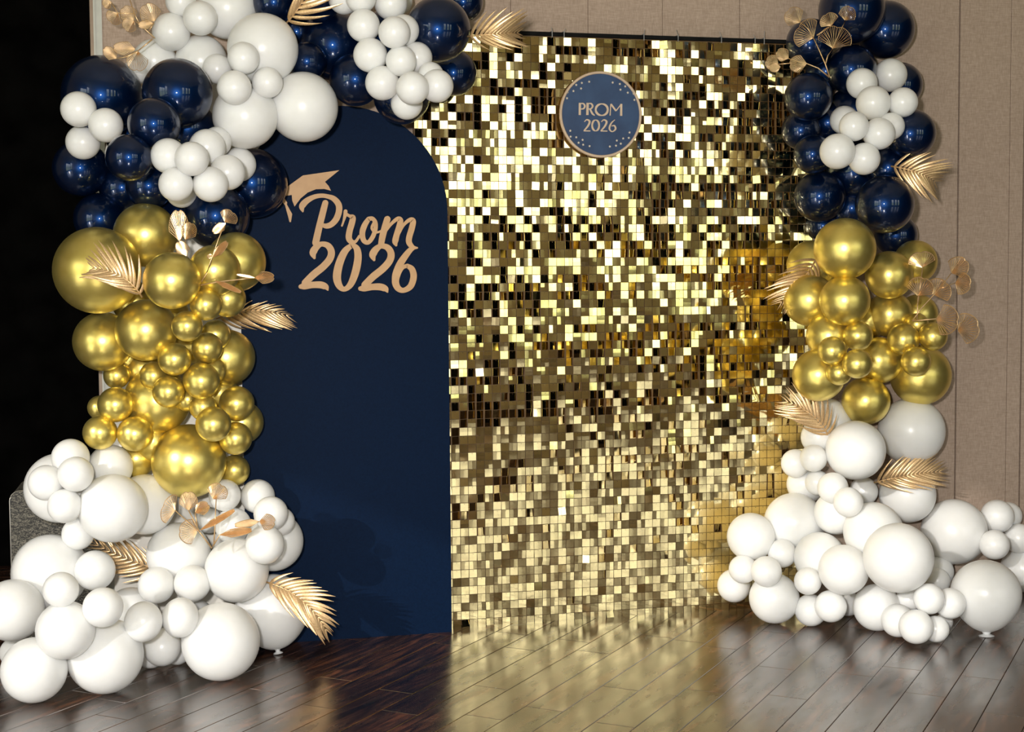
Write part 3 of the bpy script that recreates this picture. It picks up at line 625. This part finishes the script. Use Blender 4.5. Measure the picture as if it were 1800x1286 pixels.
SIDE_B = [
 (1456, 216, 38, 0, 'n', 'deep in the shade behind the column cluster, panel side', dict(fill=1)),
 (1498, 366, 42, 0, 'n', 'deep in the shade between the two low front navy ones', dict(fill=1)),
 (1452, 126, 36, 0, 'n', 'deep in the shade behind the ginkgo stems', dict(fill=1)),
 (1526, 560, 36, 0, 'g', 'deep between the two middle gold ones', dict(fill=1)),
 (1500, 200, 48, 0, 'n', 'behind the white cluster on the wall-side column'),
 (1505, 300, 54, 0, 'n', 'in the dark centre of the wall-side column'),
 (1562, 295, 40, 0, 'n', 'behind the upright palm frond on the wall side'),
 (1557, 52, 50, 0, 'n', 'top one against the wall with a clear shadow'),
 (1497, 18, 58, 1, 'n', 'cut by the top edge over the sequin panel corner'),
 (1424, 75, 42, 0, 'n', 'behind the large ginkgo spray at the panel corner'),
 (1497, 122, 43, 1, 'n', 'under the large ginkgo spray, above the white cluster'),
 (1581, 150, 40, 0, 'n', 'against the wall behind the upper white ones'),
 (1421, 170, 42, 1, 'n', 'edging the sequin panel below the ginkgo spray'),
 (1601, 235, 43, 0, 'n', 'outermost on the wall side, over the upright palm frond'),
 (1408, 229, 34, 0, 'n', 'half hidden against the sequins, mid navy section'),
 (1429, 271, 34, 1, 'n', 'beside the lowest white cluster one, against the sequins'),
 (1441, 345, 45, 1, 'n', 'lower one with three window glints, against the sequins'),
 (1555, 359, 51, 2, 'n', 'largest low one, bluish, above the gold section'),
 (1575, 413, 37, 0, 'n', 'lowest on the wall side, above the gold ones'),
 (1447, 397, 27, 0, 'n', 'lowest sliver against the sequins, behind the top gold one'),
 (1566, 222, 24, 2, 'w', 'back one on the wall side of the column cluster'),
 (1484, 211, 25, 2, 'w', 'back one on the panel side of the column cluster'),
 (1515, 147, 27, 3, 'w', 'upper panel-side one of the column cluster'),
 (1565, 132, 29, 3, 'w', 'topmost of the column cluster'),
 (1587, 180, 26, 3, 'w', 'wall-side end of the column cluster'),
 (1535, 181, 30, 4, 'w', 'largest front one of the column cluster'),
 (1501, 222, 26, 4, 'w', 'front one left of centre in the column cluster'),
 (1545, 235, 28, 3, 'w', 'lower one of the column cluster, wall side'),
 (1519, 279, 28, 3, 'w', 'bottom one of the column cluster'),
 (1472, 266, 31, 4, 'w', 'lowest panel-side one of the column cluster'),
 (1427, 466, 44, 0, 'g', 'behind the bronze frond, against the sequins'),
 (1609, 460, 38, 0, 'g', 'against the wall behind the top ginkgo leaf'),
 (1613, 552, 35, 0, 'g', 'behind the ginkgo stems on the wall side'),
 (1423, 527, 46, 0, 'g', 'lower one under the bronze frond tip'),
 (1485, 437, 54, 3, 'g', 'topmost and largest front one of the wall-side column'),
 (1563, 483, 42, 2, 'g', 'second one, wall side of the topmost gold'),
 (1485, 528, 44, 2, 'g', 'directly under the topmost gold one'),
 (1564, 552, 40, 1, 'g', 'in the middle above the shiny wall-side trio'),
 (1457, 590, 40, 1, 'g', 'behind the four small ones, panel side'),
 (1439, 659, 46, 1, 'g', 'low panel-side one above the white pile'),
 (1545, 633, 41, 2, 'g', 'dull central one between the two small groups'),
 (1618, 659, 53, 1, 'g', 'largest low one on the wall side'),
 (1522, 704, 42, 2, 'g', 'lowest one, hanging over the white pile'),
 (1612, 570, 20, 1, 'g', 'dark sliver behind the shiny wall-side trio'),
 (1475, 655, 22, 3, 'g', 'lowest of the four on the panel side'),
 (1508, 590, 26, 3, 'g', 'topmost of the four on the panel side'),
 (1463, 616, 25, 4, 'g', 'outermost of the four on the panel side'),
 (1507, 639, 26, 4, 'g', 'inner one of the four on the panel side'),
 (1588, 596, 28, 4, 'g', 'inner one of the shiny wall-side trio'),
 (1640, 591, 25, 3, 'g', 'outer one of the shiny wall-side trio, below ginkgo leaves'),
 (1610, 635, 26, 4, 'g', 'lowest of the shiny wall-side trio'),
 # white pile
 (1455, 742, 42, 0, 'w', 'behind the curled bronze frond at the panel edge'),
 (1439, 768, 31, 0, 'w', 'under the curled bronze frond'),
 (1602, 757, 58, 0, 'w', 'topmost large one against the wall'),
 (1595, 869, 49, 0, 'w', 'behind the lower palm frond on the wall side'),
 (1416, 851, 33, 0, 'w', 'edging the sequins under the small pair'),
 (1677, 934, 57, 0, 'w', 'against the wall beside the small outer group'),
 (1800, 1000, 40, 0, 'w', 'cut by the picture edge near the wall'),
 (1504, 791, 52, 1, 'w', 'in front at the top of the pile, below the lowest gold'),
 (1396, 919, 53, 0, 'w', 'large one against the sequins at mid pile'),
 (1469, 901, 38, 1, 'w', 'in the middle of the pile beneath small ones'),
 (1535, 934, 52, 1, 'w', 'mid pile with a soft glint, behind the front centre one'),
 (1733, 1043, 62, 1, 'w', 'grey shaded round one standing on its lip, wall side', dict(egg=(.975, 1.2), lip=2.2)),
 (1648, 1004, 28, 0, 'w', 'dim back one beside the grey standing balloon'),
 (1490, 1060, 22, 0, 'w', 'dim back one on the floor, mid pile'),
 (1441, 980, 45, 1, 'w', 'overlapped in the lower middle of the pile'),
 (1320, 943, 42, 1, 'w', 'outermost mid one against the sequins'),
 (1483, 1001, 44, 2, 'w', 'front lower middle one, bright'),
 (1579, 980, 61, 3, 'w', 'largest front centre one of the wall-side pile'),
 (1361, 1051, 44, 1, 'w', 'on the floor in front of the sequins, bright with a shadow'),
 (1541, 1067, 41, 1, 'w', 'on the floor under the front centre one'),
 (1398, 814, 25, 1, 'w', 'outer one of the pair against the sequins'),
 (1430, 805, 24, 2, 'w', 'inner one of the pair against the sequins'),
 (1437, 848, 22, 2, 'w', 'below the pair against the sequins'),
 (1464, 857, 27, 2, 'w', 'upper one of the central string in the pile'),
 (1518, 863, 25, 2, 'w', 'at the base of the lower palm frond'),
 (1491, 882, 26, 3, 'w', 'front one of the central string in the pile'),
 (1375, 972, 25, 2, 'w', 'with a sun edge beside the large mid pile one'),
 (1306, 1000, 25, 2, 'w', 'upper one of the panel-side end group'),
 (1290, 1029, 29, 1, 'w', 'panel-side tip of the pile, against the sequins'),
 (1347, 1004, 27, 3, 'w', 'above the floor one with a shadow'),
 (1420, 1021, 24, 3, 'w', 'above the front floor pair'),
 (1425, 1072, 28, 2, 'w', 'panel-side one of the front floor pair'),
 (1460, 1065, 28, 3, 'w', 'inner one of the front floor pair'),
 (1660, 1092, 15, 0, 'w', 'tiny sliver on the floor behind the front group'),
 (1648, 1020, 22, 1, 'w', 'upper dim one behind the front group'),
 (1670, 1060, 27, 2, 'w', 'shaded one touching the grey standing balloon'),
 (1597, 1053, 22, 2, 'w', 'under the front centre one, beside the front group'),
 (1645, 1105, 23, 2, 'w', 'shaded low one on the floor, front group'),
 (1578, 1090, 29, 2, 'w', 'panel-side one of the front floor group'),
 (1633, 1052, 27, 3, 'w', 'topmost of the front floor group'),
 (1610, 1101, 30, 4, 'w', 'foremost of all on the floor, front group'),
 (1772, 906, 24, 0, 'w', 'back one of the outer group at the wall'),
 (1791, 946, 26, 1, 'w', 'picture-edge one of the outer group'),
 (1753, 907, 29, 1, 'w', 'upper one of the outer group at the wall'),
 (1748, 957, 26, 2, 'w', 'lower one of the outer group, above the grey standing balloon'),
]
PLACED = []
def y_limit(px): return -.075 if px < 815 else (-.015 if px < 1440 else YW-.02)
TOL = .90
def place(rows, where):
    done = []
    for row in sorted(rows, key=lambda r_: r_[3]):
        x, y, r_, lay, c, ph = row[:6]; op = row[6] if len(row) > 6 else {}
        d = ray(x, y); t = 6.6
        while True:
            p = CAM+d*t; rad = r_*t/F
            if p.y+rad*1.0 <= y_limit(x) and p.z-rad*(op['egg'][1] if 'egg' in op else 1)>= .001: break
            t -= .008
        tmax = t
        for _ in range(0 if 'fill' in op else 400):
            p = CAM+d*t; rad = r_*t/F; ok = True
            for (q, rq, tq, xq, yq, pq) in done:
                pd = math.hypot(x-xq, y-yq)
                if pd < (r_+pq)*.93 and (t > tq-.004 or (p-q).length < TOL*(rad+rq)): ok = False; break
                if (p-q).length < TOL*(rad+rq)*.96: ok = False; break
            if ok: break
            t -= .008
        if 'fill' not in op: done.append((p, rad, t, x, y, r_))
        size = 'small' if r_ < 34 else ('medium' if r_ < 47 else 'large')
        b_ = obj('balloon', BM[c])
        eg = op.get('egg', (1, 1)); rng = random.Random(int(x*7+y*13))
        # local +Z faces the viewer side, the knot turns into the cluster
        zax = -d.normalized(); zax = (zax+Vector((rng.uniform(-.16, .16), 0, rng.uniform(-.16, .16)))).normalized()
        if 'lip' in op: zax = Vector((0 if op['lip'] > 2 else -.12, .05, 1)).normalized()
        xax = (RV if 'lip' not in op else Vector((1, 0, 0))); xax = (xax-zax*xax.dot(zax)).normalized(); yax = zax.cross(xax)
        if 'lip' in op: sc3 = (rad*eg[0], rad*eg[0], rad*.95)
        else: sc3 = (rad*eg[0], rad*eg[1], rad)
        b_.matrix_basis = Matrix.Translation(p) @ Matrix((xax, yax, zax)).transposed().to_4x4() @ Matrix.Diagonal((*sc3, 1))
        tag(b_, f"{size} {CN[c]} balloon {ph}", 'balloon', f"{CN[c]} balloons {where}", 'thing')
        k = obj('knot', KM[c], b_)
        if 'lip' in op: k.matrix_basis = Matrix.Diagonal((op['lip'], op['lip'], 1, 1))
        PLACED.append((p, rad, t, x, y, r_, c))
place(SIDE_A, 'of the garland over the navy arch')
place(SIDE_B, 'of the garland beside the sequin panel')
def front_depth(px, py, pad=.012):
    """depth of the frontmost balloon surface behind a point of the picture"""
    d = ray(px, py); best = None
    for p, rad, *_ in PLACED:
        q = CAM-p; a = d.dot(d); b2 = 2*d.dot(q); c2 = q.dot(q)-rad*rad; dd = b2*b2-4*a*c2
        if dd > 0:
            t = (-b2-math.sqrt(dd))/(2*a)
            if best is None or t < best: best = t
    if best is None: d_ = ray(px, py); best = (-.03-CAM.y)/d_.y
    return best-pad

# ------------------------------------------------------------------ palm fronds
def leaflet_mesh():
    n = 8; v = []; f = []
    for i in range(n+1):
        t = i/n; w = .5*(min(1, t*5+.35))*(1-t**2.2)+.01; y = -.16*t*t; z = .22*t*(1-t)*.6-.10*t*t
        v += [(t, y-w*.105, z), (t, y, z+.035*(1-t)), (t, y+w*.105, z)]
    for i in range(n):
        a = i*3; f += [(a, a+3, a+4, a+1), (a+1, a+4, a+5, a+2)]
    return mesh('leaflet', v, f, M_LEAF, True)
LFM = leaflet_mesh()
def bez(pts, t):
    if len(pts) == 2: return pts[0]*(1-t)+pts[1]*t
    a, b_, c = pts; return a*(1-t)**2+b_*2*t*(1-t)+c*t*t
def frond(label, rach, depth, len_up, len_dn, ang_up, ang_dn, n=15, t0=.06, bow=.03, tip_depth=0., wid=1.0, group='bronze palm fronds tucked in the garlands'):
    """rach: three picture points base, middle, tip; depth along the lens axis"""
    P3 = [at(rach[0][0], rach[0][1], depth), at(rach[1][0], rach[1][1], depth-bow), at(rach[2][0], rach[2][1], depth+tip_depth)]
    mid = P3[1]*2-(P3[0]+P3[2])*.5; C3 = [P3[0], mid, P3[2]]
    root = tag(empty('palm_frond', P3[0]), label, 'palm frond', group, 'thing'); off = Matrix.Translation(-P3[0])
    mb = MB(); mb.tube([bez(C3, k/10) for k in range(11)], [.0032*(1-.075*k) for k in range(11)], 6)
    mb.build('stem', M_LEAF, root, True, mw=off)
    k_ = depth/F; view = -ray(*rach[1]).normalized(); rng = random.Random(int(rach[0][0]*3+rach[0][1]))
    for i in range(n):
        t = t0+(1-t0)*(i/(n-1))**.95
        p = bez(C3, t); tg = (bez(C3, min(1, t+.02))-bez(C3, t-.02)).normalized()
        sd = view.cross(tg).normalized(); nr = tg.cross(sd).normalized()
        prof = (.62+.55*math.sin(math.pi*min(1, t*.95+.12)))*(1-.35*max(0, t-.75)/.25)
        for sgn, ln, an in ((1, len_up, ang_up), (-1, len_dn, ang_dn)):
            L_ = ln*k_*prof*rng.uniform(.88, 1.08); a = R(an*(1-.45*t)+rng.uniform(-4, 4))
            ux = (tg*math.cos(a)+sd*sgn*math.sin(a)+nr*rng.uniform(.0, .16)).normalized()
            uy = nr.cross(ux)*sgn; uy = (uy-ux*uy.dot(ux)).normalized(); uz = ux.cross(uy)
            if uz.dot(view) < 0: uz = -uz
            wd_ = .030*wid
            m = Matrix((ux*L_, uy*L_, uz*L_)).transposed().to_4x4()
            # keep the leaflet's true width whatever its length
            m = m @ Matrix.Diagonal((1, wid, 1, 1))
            obj('leaflet', LFM, root, mw=off @ Matrix.Translation(p) @ m)
    return root
fd = front_depth
frond('bronze palm frond cut by the top edge, before navy balloons near the arch', [(503, 41), (534, -2), (556, -60)], min(fd(510, 25), fd(530, 15), fd(545, 22), fd(560, 5)), 66, 72, 30, 56, n=12)
frond('bronze palm frond reaching over the top of the sequin panel beside a navy balloon', [(822, 64), (868, 60), (908, 58)], fd(808, 64, -.02), 64, 56, 50, 40, n=13, tip_depth=.03)
frond('bronze palm frond lying across the biggest gold balloon', [(250, 522), (210, 484), (150, 470)], fd(190, 490), 58, 60, 48, 52, n=15)
frond('bronze palm frond on the gold column pointing towards the navy arch', [(380, 560), (440, 546), (503, 553)], fd(385, 562), 34, 66, 36, 52, n=14)
frond('bronze palm frond in the white pile ending among small round balloons', [(308, 1008), (240, 988), (163, 953)], min(fd(240, 985), fd(200, 970)), 58, 54, 46, 50, n=15)
frond('large bronze palm frond at the foot of the navy arch', [(466, 1022), (528, 1052), (572, 1105)], fd(500, 1050), 54, 68, 50, 46, n=17, wid=1.25)
frond('bronze palm frond beside the lower navy balloons, casting its shadow on the wall', [(1566, 292), (1610, 302), (1642, 318)], fd(1570, 300), 52, 56, 56, 56, n=13)
frond('bronze palm frond over the upper gold balloons, drooping onto the sequins', [(1436, 452), (1410, 492), (1374, 530)], min(fd(1420, 480), fd(1430, 455)), 46, 56, 46, 56, n=13)
frond('bronze palm frond curling from the white pile onto the sequins under the gold section', [(1456, 768), (1432, 733), (1385, 706)], min(fd(1440, 745), fd(1425, 735)), 56, 54, 55, 50, n=13)
frond('bronze palm frond pointing at the wall above the white pile', [(1536, 848), (1592, 836), (1650, 829)], fd(1570, 845), 56, 56, 50, 44, n=16)
# ------------------------------------------------------------------ ginkgo sprays
def ginkgo_leaf(root, off, base, tip, hw, dep, cup=.25, twist=0., rw=.00075):
    k_ = dep/F; b3 = at(base[0], base[1], dep); t3 = at(tip[0], tip[1], dep-.006)
    U = t3-b3; Lr = U.length; view = -ray(*base).normalized()
    V = view.cross(U).normalized()*(hw*k_/.88); Nn = U.normalized().cross(V.normalized()); 
    if Nn.dot(view) < 0: Nn = -Nn
    A = R(68); NR = 15; mb = MB(); rng = random.Random(int(base[0]*5+tip[1]*3+hw))
    def P_(a, q):
        e = 1-.20*(abs(a)/A)**3-.07*math.exp(-(a/.12)**2)
        return b3+U*(q*e*math.cos(a*.98))+V*(q*e*math.sin(a))+Nn*(cup*min(hw*k_, Lr)*(q*q)*(.8*math.cos(a*2.6)-.15+twist*a))
    for i in range(NR):
        a = -A+2*A*i/(NR-1)
        mb.tube([P_(a*.9, .04), P_(a*.97, .5), P_(a, 1)], [rw*.9, rw*1.2, rw*1.1], 3, cap=False)
        if i < NR-1:
            a2 = a+A/(NR-1); mb.tube([P_(a, .52), P_(a2, 1)], [rw*.9, rw], 3, cap=False)
    mb.tube([P_(-A+2*A*k/26, 1) for k in range(27)], rw*1.5, 4)
    mb.build('leaf', M_LEAF, root, mw=off)
def spray(label, leaves, stems, ref, pad=.012, rw=.00075):
    d0 = front_depth(ref[0], ref[1], pad); lo = d0-.36
    for lf in leaves:
        (bx, by), (tx, ty), hw = lf[:3]; l = math.hypot(tx-bx, ty-by) or 1; nx, ny = -(ty-by)/l*hw*.8, (tx-bx)/l*hw*.8
        for q in ((bx, by), (tx, ty), ((bx+tx)/2+nx, (by+ty)/2+ny), ((bx+tx)/2-nx, (by+ty)/2-ny)):
            fdv = front_depth(q[0], q[1], pad)
            if fdv > lo: d0 = min(d0, fdv)
    o3 = at(*stems[0][0], d0)
    root = tag(empty('ginkgo_spray', o3), label, 'ginkgo spray', 'gold wire ginkgo sprays tucked in the garlands', 'thing'); off = Matrix.Translation(-o3)
    for i, lf in enumerate(leaves):
        ginkgo_leaf(root, off, lf[0], lf[1], lf[2], d0-.004*(i % 3), lf[3] if len(lf) > 3 else .25, (-1)**i*.3, rw)
    for s in stems:
        pts = [at(x, y, d0) for x, y in s]; mb = MB(); mb.tube(pts, [.0026-.0010*k/max(1, len(pts)-1) for k in range(len(pts))], 6); mb.build('stem', M_LEAF, root, True, mw=off)
    return root
spray('gold wire ginkgo spray at the top edge beside the fabric wall edge strip',
      [((207, 23), (193, 39), 17), ((235.5, 36), (219, 52), 15), ((235, 36), (216, 13), 17), ((271.7, 38), (255, 8), 21), ((269, 41), (243, 45), 9), ((195, 3), (181, 10), 10)],
      [[(272, 67), (247, 44), (236, 36)], [(246, 43), (236, 24), (226, -8)], [(262, 55), (271, 39)], [(236, 24), (207, 23), (195, 3)]], (285, 60), rw=.0006)
spray('gold wire ginkgo spray hanging just over the biggest navy balloon',
      [((205, 103), (183, 84), 12), ((238, 87), (199, 84), 14), ((242.5, 90), (240, 126), 21)],
      [[(268, 69), (243, 89)], [(243, 89), (222, 100), (205, 103)]], (262, 100), pad=.02, rw=.0006)
spray('coppery ginkgo sprig of stacked leaves over the topmost gold balloon',
      [((316, 424), (313, 368), 20, .35), ((326, 421), (337, 391), 16, .35), ((328, 450), (313, 424), 13)],
      [[(330, 462), (327, 440), (326, 420)], [(327, 440), (316, 420)]], (320, 430), pad=.02)
spray('upright ginkgo sprig with knobbly stem over a gold balloon near the navy arch',
      [((395, 390), (410, 372), 19, .35), ((397, 392), (374, 409), 9), ((374, 452), (400, 424), 8), ((374, 449), (364, 452), 5)],
      [[(354, 495), (362, 482), (368.6, 466), (374, 449), (384, 420), (396.6, 390)]], (376, 450), pad=.02)
spray('ginkgo sprig lying sideways towards the navy arch',
      [((448, 488), (483, 487), 12, .35), ((448, 488), (415, 482), 3), ((377, 493), (425, 514), 5)],
      [[(353, 501), (385, 495), (420, 491), (448, 488)]], (400, 480), pad=.02)
spray('wide ginkgo spray standing in the white pile below the gold column',
      [((308, 897), (286, 889), 30), ((331.7, 897), (331, 863), 18), ((347, 934), (315, 934), 25), ((351, 932), (414, 895), 6), ((374.5, 877), (391, 851), 21), ((456, 916), (484, 918), 16),
       ((456, 916), (412, 923), 7), ((386, 940), (444, 931), 8), ((343, 901), (367, 885), 13)],
      [[(372.5, 963), (351, 935), (308, 897)], [(376, 957), (378, 920), (380, 877)], [(374, 960), (386, 940), (420, 930), (456, 916)], [(351, 935), (331.7, 897)], [(347, 925), (343, 901)]], (360, 930), pad=.03, rw=.0009)
spray('large ginkgo spray at the upper corner of the sequin panel before navy balloons',
      [((1430, 66.5), (1402, 47), 31), ((1464, 85), (1473, 47), 34), ((1461.8, 45), (1451, 25), 19), ((1406.5, 39.5), (1384, 18), 20, .4), ((1485.5, 36), (1495, 12), 17, .4), ((1418, 111.6), (1387, 113), 17),
       ((1386, 103), (1366, 89), 13), ((1368, 113), (1346, 106), 15), ((1372, 117), (1352, 121), 9)],
      [[(1458.4, 136), (1451, 113), (1440, 88), (1430, 67)], [(1451, 113), (1455, 98), (1463, 86)], [(1458, 136), (1438, 119.5), (1418, 111.6), (1386, 103)], [(1463, 86), (1480, 48.5), (1485.5, 37)], [(1430, 67), (1420, 50), (1406.5, 39.5)], [(1436, 62), (1461.8, 45)], [(1400, 110), (1368, 113)]], (1450, 105), pad=.02)
spray('pale ginkgo spray against the wall beside the gold section',
      [((1621.7, 470), (1618, 442), 26), ((1613.5, 520), (1624, 488), 27), ((1672, 480), (1698, 457), 22), ((1641.5, 518), (1664, 497), 27), ((1679, 497), (1706, 500), 22), ((1646, 560), (1684, 565), 31), ((1683, 580), (1720, 572), 31)],
      [[(1604, 564), (1618, 543), (1641.5, 518), (1660, 496), (1672, 480)], [(1604, 564), (1646, 560), (1683, 572), (1695, 564)], [(1612, 564), (1613.5, 520)], [(1613, 535), (1618, 500), (1621.7, 470)], [(1650, 508), (1679, 497)]], (1606, 560), pad=.02, rw=.00125)

# ------------------------------------------------------------------ speckled box in the dark gap
c = on_y(22, 985, .12); top = on_y(40, 862, .12).z
bx_ = tag(empty('speckled_box', (c.x+.2, .2, 0)), 'low dark box covered in speckled grey fabric behind the white balloons by the black curtain', 'box', kind='thing')
def rbox(x0, x1, y0, y1, z0, z1, rad=.035, n=6):
    out = [(x0, z0), (x1, z0)]+[(x1-rad+rad*math.cos(a), z1-rad+rad*math.sin(a)) for a in [math.pi/2*k/n for k in range(n+1)]]+[(x0+rad-rad*math.sin(a), z1-rad+rad*math.cos(a)) for a in [math.pi/2*k/n for k in range(n+1)]]
    k = len(out); return [(x, y0, z) for x, z in out]+[(x, y1, z) for x, z in out], [tuple(range(k)), tuple(range(2*k-1, k-1, -1))]+[(i, k+i, k+(i+1) % k, (i+1) % k) for i in range(k)], out
x0 = c.x-.004; x1 = x0+.36
v, f, out = rbox(x0, x1, .12, .40, .012, top)
mb = MB(); mb.add(v, f); off = Matrix.Translation((-(c.x+.2), -.2, 0))
mb.build('body', M_SPECK, bx_, mw=off)
mb = MB(); mb.tube([(x, .119, z) for x, z in out[2:][::-1]]+[], .0016, 5); mb.tube([(x0, .119, .012), (x0, .119, top-.035)], .0016, 5); mb.build('edge_trim', M_STEEL, bx_, mw=off)
mb = MB()
for xx in (x0+.03, x1-.03):
    for yy in (.15, .37): mb.box((xx-.015, yy-.015, 0), (xx+.015, yy+.015, .012))
mb.build('feet', M_BLACK, bx_, mw=off)
